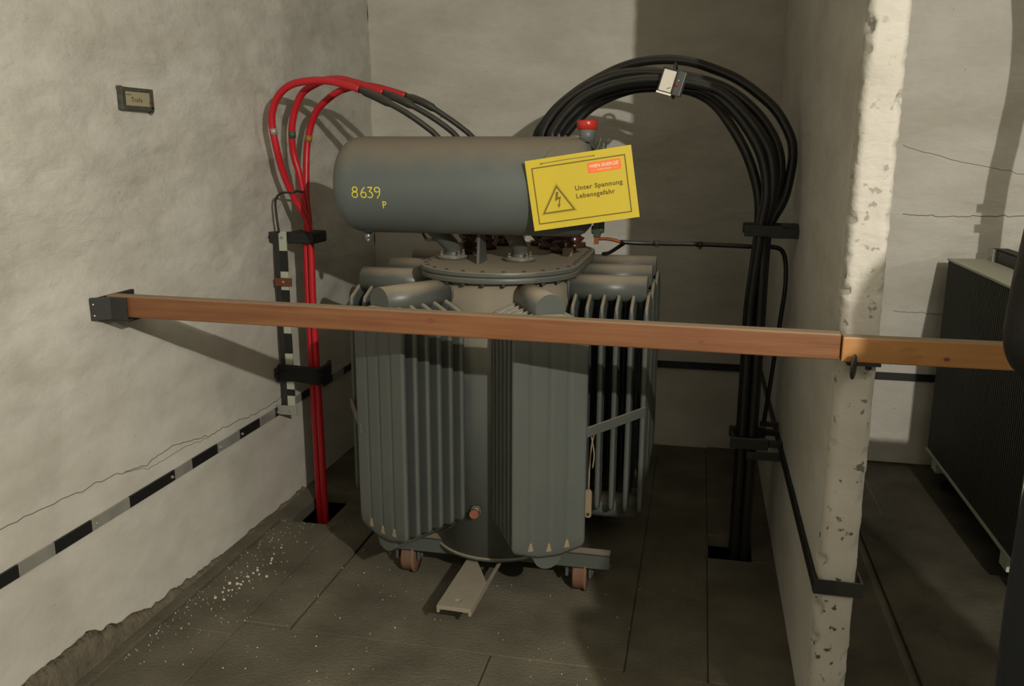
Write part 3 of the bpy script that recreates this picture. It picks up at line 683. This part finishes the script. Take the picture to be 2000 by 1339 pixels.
# ---------------------------------------------------------------- cables
red0 = [(-1.615, 3.44, -.24), (-1.62, 3.44, .3), (-1.628, 3.44, 0.924), (-1.626, 3.44, 1.192), (-1.635, 3.43, 1.301), (-1.667, 3.4, 1.388), (-1.69, 3.36, 1.484), (-1.699, 3.32, 1.597), (-1.703, 3.3, 1.698), (-1.688, 3.29, 1.757), (-1.653, 3.28, 1.807), (-1.598, 3.27, 1.841), (-1.523, 3.26, 1.854), (-1.434, 3.25, 1.853), (-1.346, 3.24, 1.834), (-1.295, 3.23, 1.818)]
blk0 = [(-1.295, 3.23, 1.818), (-1.215, 3.22, 1.786), (-1.115, 3.22, 1.735), (-1.041, 3.24, 1.683), (-0.997, 3.26, 1.642), (-.94, 3.28, 1.56), (-.90, 3.30, 1.48), (-.89, 3.30, 1.43)]
red1 = [(-1.652, 3.46, -.24), (-1.655, 3.46, .3), (-1.659, 3.46, 0.92), (-1.657, 3.46, 1.189), (-1.649, 3.46, 1.298), (-1.656, 3.46, 1.385), (-1.667, 3.45, 1.49), (-1.685, 3.44, 1.579), (-1.677, 3.42, 1.672), (-1.654, 3.41, 1.75), (-1.614, 3.4, 1.816), (-1.558, 3.4, 1.851), (-1.504, 3.4, 1.868), (-1.444, 3.4, 1.87), (-1.388, 3.39, 1.858), (-1.32, 3.38, 1.839), (-1.252, 3.37, 1.814)]
blk1 = [(-1.252, 3.37, 1.814), (-1.176, 3.37, 1.784), (-1.085, 3.38, 1.737), (-1.008, 3.4, 1.685), (-0.966, 3.42, 1.644), (-.91, 3.44, 1.56), (-.87, 3.46, 1.48), (-.86, 3.46, 1.43)]
red2 = [(-1.664, 3.50, -.24), (-1.664, 3.5, .3), (-1.664, 3.5, 0.912), (-1.662, 3.5, 1.184), (-1.658, 3.5, 1.295), (-1.673, 3.52, 1.381), (-1.675, 3.53, 1.475), (-1.671, 3.54, 1.591), (-1.653, 3.54, 1.675), (-1.616, 3.53, 1.748), (-1.568, 3.52, 1.791), (-1.511, 3.52, 1.828), (-1.456, 3.52, 1.846), (-1.391, 3.51, 1.851), (-1.333, 3.5, 1.845), (-1.267, 3.5, 1.828), (-1.206, 3.5, 1.81)]
blk2 = [(-1.206, 3.5, 1.81), (-1.123, 3.5, 1.779), (-1.043, 3.52, 1.729), (-0.984, 3.54, 1.686), (-0.939, 3.56, 1.645), (-.88, 3.60, 1.56), (-.84, 3.62, 1.48), (-.83, 3.62, 1.43)]
bands = {0: ('grey_band', M['steel'], 1.665), 1: ('green_band', mat('green_tape', (.03, .10, .06), .5), 1.655), 2: ('yellow_band', mat('yellow_tape', (.30, .17, .02), .5), 1.64)}
def catmull_at(pts, z):
    for i in range(len(pts)-1):
        if pts[i][2] <= z <= pts[i+1][2]: t_ = (z-pts[i][2])/(pts[i+1][2]-pts[i][2]); return Vector(pts[i]).lerp(Vector(pts[i+1]), t_), (Vector(pts[i+1])-Vector(pts[i])).normalized()
lab = ['red high-voltage cable with the widest left loop and a grey band', 'red high-voltage cable looping in the middle, with a green band', 'red high-voltage cable of the tightest loop nearest the transformer']
for i, (rp, bp_) in enumerate(((red0, blk0), (red1, blk1), (red2, blk2))):
    t = thing('red_cable', lab[i], 'cable', (rp[0][0], rp[0][1], 0), 'red cables up the left wall')
    MB().tube(rp, .0145, 14).build('red_jacket', M['red'], t)
    L_ = len(bp_)
    MB().tube(bp_, lambda s_: .0125 if (s_ < .03) else (.0165 if s_ < .2 else .0115), 14).build('black_lead', M['sleeve'], t)
    nm, mm, z = bands[i]; p, d = catmull_at(rp, z); MB().cyl(p-d*.013, p+d*.013, .0155, 16).build(nm, mm, t)
tag(MB().tube([(-1.745, 3.39, 1.25), (-1.75, 3.385, 1.33), (-1.747, 3.38, 1.385), (-1.72, 3.375, 1.415), (-1.67, 3.37, 1.42), (-1.655, 3.39, 1.425), (-1.65, 3.44, 1.42)], .005, 8).build('earth_wire', M['blacksteel']), 'thin black wire tied to the red cables above the upper clamp', 'wire')

lv = [
[(0.25, 3.42, 1.006), (0.245, 3.42, 1.243), (0.254, 3.42, 1.321), (0.3, 3.44, 1.416), (0.319, 3.46, 1.51), (0.325, 3.48, 1.585), (0.312, 3.5, 1.651), (0.26, 3.52, 1.74), (0.191, 3.54, 1.805), (0.11, 3.56, 1.862), (0.031, 3.58, 1.898), (-0.067, 3.6, 1.932), (-0.167, 3.62, 1.945), (-0.269, 3.64, 1.939), (-0.351, 3.66, 1.919), (-0.433, 3.66, 1.882), (-0.516, 3.66, 1.835), (-0.6, 3.66, 1.77), (-0.655, 3.66, 1.705), (-0.689, 3.66, 1.643)],
[(0.233, 3.45, 1.0), (0.233, 3.45, 1.24), (0.251, 3.45, 1.318), (0.275, 3.45, 1.415), (0.283, 3.45, 1.51), (0.275, 3.46, 1.585), (0.246, 3.48, 1.656), (0.19, 3.5, 1.732), (0.111, 3.51, 1.8), (0.034, 3.52, 1.841), (-0.073, 3.53, 1.871), (-0.181, 3.54, 1.887), (-0.261, 3.55, 1.894), (-0.361, 3.56, 1.883), (-0.461, 3.56, 1.846), (-0.551, 3.56, 1.789), (-0.612, 3.56, 1.722), (-0.645, 3.56, 1.646)],
[(0.257, 3.38, 1.014), (0.236, 3.38, 1.247), (0.235, 3.38, 1.324), (0.253, 3.38, 1.418), (0.252, 3.38, 1.512), (0.228, 3.39, 1.604), (0.159, 3.4, 1.705), (0.082, 3.42, 1.783), (0.005, 3.43, 1.826), (-0.08, 3.44, 1.846), (-0.175, 3.45, 1.857), (-0.272, 3.46, 1.855), (-0.37, 3.47, 1.837), (-0.47, 3.48, 1.796), (-0.537, 3.48, 1.739), (-0.581, 3.48, 1.68), (-0.595, 3.48, 1.641)],
[(0.224, 3.37, 1.014), (0.217, 3.37, 1.248), (0.219, 3.37, 1.324), (0.232, 3.37, 1.419), (0.225, 3.38, 1.511), (0.194, 3.39, 1.604), (0.128, 3.41, 1.705), (0.05, 3.43, 1.783), (-0.013, 3.45, 1.82), (-0.09, 3.5, 1.839), (-0.179, 3.54, 1.847), (-0.28, 3.57, 1.844), (-0.384, 3.6, 1.824), (-0.472, 3.62, 1.786), (-0.54, 3.62, 1.728), (-0.579, 3.62, 1.679), (-0.591, 3.62, 1.642)],
[(0.216, 3.42, 1.005), (0.213, 3.42, 1.242), (0.215, 3.42, 1.32), (0.209, 3.42, 1.416), (0.185, 3.43, 1.51), (0.145, 3.44, 1.603), (0.086, 3.46, 1.697), (0.026, 3.5, 1.769), (-0.041, 3.54, 1.811), (-0.111, 3.58, 1.831), (-0.183, 3.62, 1.839), (-0.286, 3.65, 1.836), (-0.381, 3.68, 1.81), (-0.467, 3.7, 1.767), (-0.53, 3.7, 1.71), (-0.566, 3.7, 1.668), (-0.576, 3.7, 1.643)]]
lvl = ['black cable of the highest and widest arch, standing off from the bundle', 'black cable on the upper side of the arched bundle', 'black cable in the front of the arched bundle, behind the meter', 'black cable in the middle of the arched bundle', 'black cable on the inner underside of the arched bundle']
foot = [(.245, 3.425), (.235, 3.462), (.238, 3.382), (.200, 3.378), (.197, 3.425)]
ends = [(-.66, 3.66), (-.61, 3.56), (-.58, 3.48), (-.57, 3.60), (-.55, 3.68)]
for i, L in enumerate(lv):
    fx, fy = foot[i]; ex, ey = ends[i]
    P = [(fx, fy, -.24), (fx, fy, .3), (fx, fy, .75)] + [(fx if k == 0 else x, fy if k == 0 else y, z) for k, (x, y, z) in enumerate(L)] + [((L[-1][0]+ex)/2-.01, ey, 1.50), (ex, ey, 1.36)]
    tag(MB().tube(P, .0185, 16).build('black_cable', M['black'], origin=(fx, fy, 0)), lvl[i], 'cable', 'black cables arching over to the transformer')
# ring lines of the column clamps
t = thing('cable_clamp', 'upper dark steel clamp holding the black cable column to the partition', 'clamp', (PX0, 3.40, 1.30))
[MB().box(.16, .30, y, y+.016, 1.285, 1.325).build('clamp_jaw', M['blacksteel'], t, bevel=.003) for y in (3.337, 3.485)]
MB().box(.25, PX0+.01, 3.335, 3.352, 1.28, 1.315).build('bracket_arm', M['blacksteel'], t, bevel=.002); MB().box(.29, PX0-.004, 3.352, 3.40, 1.30, 1.333).build('bracket_arm', M['blacksteel'], t, bevel=.002)
MB().cyl((.172, 3.32, 1.305), (.172, 3.51, 1.305), .006, 8).build('clamp_bolt', M['blacksteel'], t)
t = thing('cable_clamp', 'lower dark steel clamp with two arms on the black cable column', 'clamp', (PX0, 3.40, .46))
[MB().box(.155, .30, y, y+.016, .455, .50).build('clamp_jaw', M['blacksteel'], t, bevel=.003) for y in (3.335, 3.487)]
MB().box(.28, PX0+.01, 3.345, 3.37, .465, .49).build('bracket_arm', M['blacksteel'], t, bevel=.002); MB().box(.22, PX0-.005, 3.335, 3.352, .415, .445).build('bracket_arm', M['blacksteel'], t, bevel=.002)
MB().cyl((.168, 3.32, .478), (.168, 3.51, .478), .006, 8).build('clamp_bolt', M['blacksteel'], t)
# grounding cable
gnd = [(-0.409, 3.5, 1.246), (-0.357, 3.5, 1.246), (-0.311, 3.5, 1.236), (-0.215, 3.52, 1.231), (-0.053, 3.52, 1.233), (0.106, 3.52, 1.231), (0.213, 3.52, 1.228), (0.281, 3.52, 1.229), (0.316, 3.52, 1.214), (0.332, 3.52, 1.165), (0.335, 3.5, 1.077), (0.328, 3.5, 0.975), (0.316, 3.5, 0.83), (0.303, 3.5, 0.66), (0.291, 3.5, 0.53), (.29, 3.5, .51)]
t = thing('ground_cable', 'thin black grounding cable from the cover to the partition strip', 'cable', (.291, 3.5, .5))
MB().tube(gnd[2:], .009, 10).build('cable_jacket', M['black'], t)
MB().tube(gnd[:3], .0065, 10).box(-.418, -.40, 3.49, 3.505, 1.225, 1.25).build('copper_lug', M['copper'], t)
for x in (-.17, 0.0): MB().cyl((x-.012, 3.52, 1.232), (x+.012, 3.52, 1.232), .0115, 10).box(x-.004, x+.008, 3.515, 3.525, 1.213, 1.232).build('cable_tie', M['blacksteel'], t)
MB().box(.275, PX0-.006, 3.49, 3.51, .505, .522).build('end_lug', M['blacksteel'], t); MB().box(.282, PX0-.006, 3.488, 3.512, .468, .49).build('end_lug', M['blacksteel'], t)
tag(MB().tube([(-.30, 3.52, 1.228), (-.33, 3.56, 1.205), (-.37, 3.64, 1.175), (-.40, 3.68, 1.165)], .008, 8).build('branch_cable', M['black']), 'short black cable branching down from the grounding cable to a radiator', 'cable')

# ---------------------------------------------------------------- clip-on meter
t = thing('clip_on_meter', 'small black meter with a white dial clipped on the black cables', 'meter', (-.132, 3.40, 1.845))
Tm = Matrix.Translation((-.131, 3.395, 1.845)) @ Matrix.Rotation(math.radians(16), 4, 'Y') @ Matrix.Rotation(math.radians(-10), 4, 'Z') @ Matrix.Rotation(PI/2, 4, 'X')
MB().box(-.044, .044, -.045, .045, -.035, 0, Tm).build('meter_case', M['meter'], t, bevel=.003)
b = MB(); frame2(b, -.044, .014, -.045, .043, .005, Tm, .006); b.build('bezel', M['blacksteel'], t, bevel=.0008)
MB().box(-.039, .009, -.040, .038, 0, .003, Tm).build('dial', M['dial'], t)
bar = MB().box(-.004, .010, -.001, .001, .0032, .0042, Tm @ Matrix.Translation((-.006, -.027, 0)) @ Matrix.Rotation(.5, 4, 'Z')).build('needle', M['blacksteel'], t)
MB().box(-.044, .014, -.0505, -.044, -.002, .008, Tm).build('chrome_edge', M['chrome'], t)
MB().lathe([(.0055, 0), (.0055, .004), (.003, .006)], 14, Tm @ Matrix.Translation((.021, -.008, 0))).build('red_button', M['redcap'], t)
MB().lathe([(.002, 0), (.002, .002)], 10, Tm @ Matrix.Translation((.024, .010, 0))).build('screw', M['chrome'], t)
MB().tube([(-.125, 3.425, 1.885), (-.122, 3.48, 1.915), (-.122, 3.58, 1.90), (-.124, 3.62, 1.85), (-.128, 3.57, 1.80), (-.13, 3.47, 1.80), (-.13, 3.425, 1.815)], .006, 8).build('clamp_ring', M['blacksteel'], t)

# ---------------------------------------------------------------- second transformer in the right bay
T2 = thing('finned_transformer', 'dark finned transformer with pale top edge in the right bay', 'transformer', (1.7, 3.85, 0))
XF = 1.17
b = MB(); n = 62; y0, y1 = 3.215, 4.50; z0, z1 = .135, 1.085
for k in range(n):
    y = y0+(y1-y0)*k/n; d = (y1-y0)/n
    b.box(XF+.002, XF+.17, y+d*.28, y+d*.72, z0, z1)
b.build('cooling_fins', M['fin'], T2)['kind'] = 'stuff'
MB().box(XF+.165, 2.30, 3.30, 4.42, .14, 1.08).build('tank', M['fin'], T2)
MB().box(XF-.003, XF+.175, y0, y1, 1.085, 1.094).build('fin_top_plate', M['pale'], T2)
b = MB(); b.box(XF-.004, XF+.004, y0-.002, y1, .128, .140); b.box(XF-.004, XF+.010, y0-.006, y0+.004, .13, 1.085); b.box(XF+.01, XF+.17, y0-.006, y0, .135, 1.085)
b.build('end_panel', M['pale'], T2)
b = MB()
b.box(XF+.18, XF+.19, 3.25, 4.47, 1.085, 1.15); b.box(XF+.18, XF+.25, 3.25, 4.47, 1.144, 1.15); b.box(XF+.18, XF+.25, 3.25, 4.47, 1.085, 1.091); b.box(XF+.25, 2.25, 3.28, 4.36, 1.085, 1.125)
b.build('cover_frame', M['blacksteel'], T2, bevel=.002)
MB().box(XF+.165, XF+.18, 4.40, 4.47, 1.094, 1.15).cyl((XF+.163, 4.435, 1.122), (XF+.165, 4.435, 1.122), .012, 12).build('frame_lug', M['steel'], T2)
[MB().box(XF+.0, 2.2, y, y+.08, .075, .125).build('base_rail', M['pale'], T2) for y in (3.27, 4.30)]
for x in (XF+.05, 2.1):
    for y in (3.31, 4.34): MB().cyl((x-.02, y, .038), (x+.02, y, .038), .037, 20).build('wheel', M['blacksteel'], T2)
for k in range(3):
    x, y = 2.0+.0*k, 3.55+.28*k
    MB().lathe([(.05, 0), (.05, .03), (.03, .05), (.045, .07), (.03, .09), (.045, .11), (.03, .13), (.04, .15), (.012, .17), (.012, .22)], 20, Matrix.Translation((x, y, 1.12))).build('bushing', M['porcelain'], T2)
for k in range(4):
    x, y = 1.36, 3.34+.10*k-(.04 if k > 2 else 0)
    MB().lathe([(.03, 0), (.02, .03), (.03, .05), (.01, .07), (.01, .10)], 16, Matrix.Translation((x, y, 1.12))).build('bushing', M['porcelain'], T2)
for z in (1.44, 1.52):
    MB().tube([(1.375, 3.70, z), (1.345, 3.70, z), (1.33, 3.70, z), (1.31, 3.70, z)], lambda q: .010 if q < .62 else .017, 12, sub=5).build('side_insulator', M['porcelain'], T2)
tag(MB().tube([(1.38, 3.70, 1.12), (1.375, 3.70, 1.35), (1.373, 3.7, 1.55), (1.385, 3.7, 1.70), (1.40, 3.7, 1.85), (1.41, 3.7, 2.0), (1.408, 3.7, 2.16), (1.38, 3.7, 2.34), (1.34, 3.7, 2.5), (1.30, 3.7, 2.75), (1.30, 3.7, 3.0)], .042, 16).build('riser_cable', M['black']), 'thick dark cable rising from the right-hand transformer to the ceiling', 'cable')

# ---------------------------------------------------------------- person at the right edge of the frame
def skinned(name, verts, edges, radii, m, parent, sub=2, root=0):
    me = bpy.data.meshes.new(name); me.from_pydata(verts, edges, []); o = bpy.data.objects.new(name, me); COL.objects.link(o)
    sk = o.modifiers.new('skin', 'SKIN'); sk.use_smooth_shade = True
    ly = me.skin_vertices[0].data
    for i, r in enumerate(radii): ly[i].radius = r if isinstance(r, tuple) else (r, r); ly[i].use_root = (i == root)
    ss = o.modifiers.new('sub', 'SUBSURF'); ss.levels = sub; ss.render_levels = sub
    bpy.context.view_layer.update()
    m2 = bpy.data.meshes.new_from_object(o.evaluated_get(bpy.context.evaluated_depsgraph_get())); bpy.data.objects.remove(o)
    m2.materials.clear(); m2.materials.append(m); m2.polygons.foreach_set('use_smooth', [True]*len(m2.polygons))
    o = bpy.data.objects.new(name, m2); COL.objects.link(o)
    if parent: attach(o, parent)
    return o
def make_person(x, y, h, label, arm, coat_m, top_m, leg_m):
    """standing figure facing +y; arm = [(dx, dy, z)] elbow and wrist, mirrored for the other side"""
    k = h/1.76
    PR = thing('person', label, 'person', (x, y, 0))
    P = lambda dx, dy, z: (x+dx, y+dy, z*k)
    V = [P(0, 0, .95), P(0, -.01, 1.13), P(0, 0, 1.34), P(0, 0, 1.46), P(0, .02, 1.54), P(0, .03, 1.63), P(0, .03, 1.69)]
    E = [(0,1),(1,2),(2,3),(3,4),(4,5),(5,6)]; R = [(.14, .11), (.13, .10), (.15, .11), (.10, .08), .052, (.073, .088), (.070, .085)]
    for s_ in (-1, 1):
        n = len(V); V += [P(s_*.09, 0, .92), P(s_*.10, .01, .51), P(s_*.10, -.02, .09), P(s_*.10, .10, .04)]; E += [(0,n),(n,n+1),(n+1,n+2),(n+2,n+3)]; R += [.085, .055, .04, .035]
        n = len(V); V += [P(s_*.185, 0, 1.43), P(s_*arm[0][0], arm[0][1], arm[0][2]), P(s_*arm[1][0], arm[1][1], arm[1][2]), P(s_*arm[2][0], arm[2][1], arm[2][2])]; E += [(3,n),(n,n+1),(n+1,n+2),(n+2,n+3)]; R += [.052, .042, .028, .030]
    body = skinned('body', V, E, R, M['skin'], PR)
    for s_ in (-1, 1):          # fingers curled round the palm, thumb on the side
        w1 = Vector(P(s_*arm[1][0], arm[1][1], arm[1][2])); w2 = Vector(P(s_*arm[2][0], arm[2][1], arm[2][2])); d = (w2-w1).normalized()
        up = Vector((0, 0, 1)); side = (up-d*up.dot(d)).normalized() if abs(d.z) < .8 else Vector((0, 1, 0)); pn = d.cross(side)*s_
        for q in range(4):
            L_ = (.058, .068, .072, .062)[q]; b0 = w2+side*(-.024+.016*q)
            MB().tube([b0, b0+d*L_*.55, b0+d*L_*.9+pn*.012, b0+d*L_*.95+pn*.032], .0085, 8).build('finger', M['skin'], body)
        MB().tube([w2-d*.02+side*.02, w2+side*.042+d*.01, w2+side*.045+d*.04], .0095, 8).build('thumb', M['skin'], body)
    hd = P(0, .03, 1.655)
    MB().lathe([(.002, 0), (.009, .004), (.012, .012), (.006, .045)], 12, Matrix.Translation((hd[0], hd[1]+.088, hd[2]-.035))).build('nose', M['skin'], body)
    for s_ in (-1, 1):
        MB().lathe([(.001, -.011), (.009, -.006), (.011, 0), (.009, .006), (.001, .011)], 12, Matrix.Translation((hd[0]+s_*.032, hd[1]+.078, hd[2]+.004))).build('eye', M['white'], body)
        MB().lathe([(.001, -.03), (.012, -.022), (.016, 0), (.014, .02), (.001, .028)], 12, Matrix.Translation((hd[0]+s_*.075, hd[1]-.005, hd[2]-.01))).build('ear', M['skin'], body)
    MB().tube([(hd[0]-.024, hd[1]+.082, hd[2]-.052), (hd[0], hd[1]+.09, hd[2]-.050), (hd[0]+.024, hd[1]+.082, hd[2]-.052)], .004, 8).build('mouth', M['redpaint'], body)
    MB().lathe([(.076, -.07), (.081, -.03)]+[(.080*math.cos(a)+.001, .088*math.sin(a)) for a in [PI/2*q/9 for q in range(10)]], 28, Matrix.Translation((hd[0], hd[1]-.014, hd[2]+.012)) @ Matrix.Diagonal((.98, 1.08, 1, 1))).build('hair', M['hair'], body)
    V2 = [P(0, 0, .90), P(0, -.01, 1.13), P(0, 0, 1.34), P(0, 0, 1.46), P(0, .01, 1.53)]; E2 = [(0,1),(1,2),(2,3),(3,4)]; R2 = [(.195, .15), (.175, .13), (.20, .135), (.15, .115), (.085, .085)]
    for s_ in (-1, 1):
        n = len(V2); V2 += [P(s_*.185, 0, 1.43), P(s_*arm[0][0], arm[0][1], arm[0][2]), P(s_*(arm[0][0]*.1+arm[1][0]*.9), arm[0][1]*.1+arm[1][1]*.9, arm[0][2]*.1+arm[1][2]*.9)]; E2 += [(3,n),(n,n+1),(n+1,n+2)]; R2 += [.072, .064, .048]
    skinned('jacket', V2, E2, R2, M[top_m], PR)
    V3 = [P(0, 0, 1.08), P(0, 0, .93)]; E3 = [(0,1)]; R3 = [(.165, .125), (.165, .125)]
    for s_ in (-1, 1):
        n = len(V3); V3 += [P(s_*.095, 0, .86), P(s_*.105, .01, .51), P(s_*.105, -.01, .10)]; E3 += [(1,n),(n,n+1),(n+1,n+2)]; R3 += [.105, .080, .066]
    skinned('trousers', V3, E3, R3, M[leg_m], PR)
    for s_ in (-1, 1):
        skinned('shoe', [P(s_*.10, -.05, .05), P(s_*.10, .05, .045), P(s_*.105, .15, .038)], [(0,1),(1,2)], [.048, .048, .036], M['blackcloth'], PR)
    return PR
make_person(.822, 1.75, 1.80, 'person in black jacket and dark blue trousers, cut off by the right frame edge', [(.205, -.02, 1.19), (.07, .17, 1.17), (.02, .19, 1.17)], 'coat', 'blackcloth', 'coat')
PB = make_person(.87, .90, 1.86, 'person in dark jacket with added light-blocking bag and headgear standing nearer the camera', [(.265, -.03, 1.18), (.25, .04, .94), (.245, .06, .87)], 'coat', 'blackcloth', 'coat')
MB().box(.50, .69, .84, .93, .93, 1.30).build('added_shade_bag', M['blackcloth'], PB, bevel=.03)  # bag and strap added to keep lamp light off the floor beyond
MB().tube([(.56, .885, 1.28), (.64, .93, 1.50), (.78, .93, 1.60)], .012, 8).build('added_strap', M['blackcloth'], PB)
MB().lathe([(.001, -.14), (.07, -.12), (.115, -.06), (.13, .02), (.115, .08), (.07, .115), (.001, .125)], 24, Matrix.Translation((.905, .83, 1.63))).build('added_shade_hood', M['blackcloth'], PB)  # added behind the head to throw shade on the right-hand beam

# ---------------------------------------------------------------- ceiling lamp holders (above and behind the camera)
for (lx, ly, lz), _ in LAMPS:
    t = thing('pendant_lamp', 'plain pendant lamp holder hanging from the corridor ceiling', 'lamp', (lx, ly, ZC), 'corridor lamps')
    MB().cyl((lx, ly, lz+.13), (lx, ly, ZC), .004, 8).build('cord', M['blacksteel'], t)
    MB().cyl((lx, ly, lz+.06), (lx, ly, lz+.13), .02, 16).build('socket', M['blacksteel'], t)
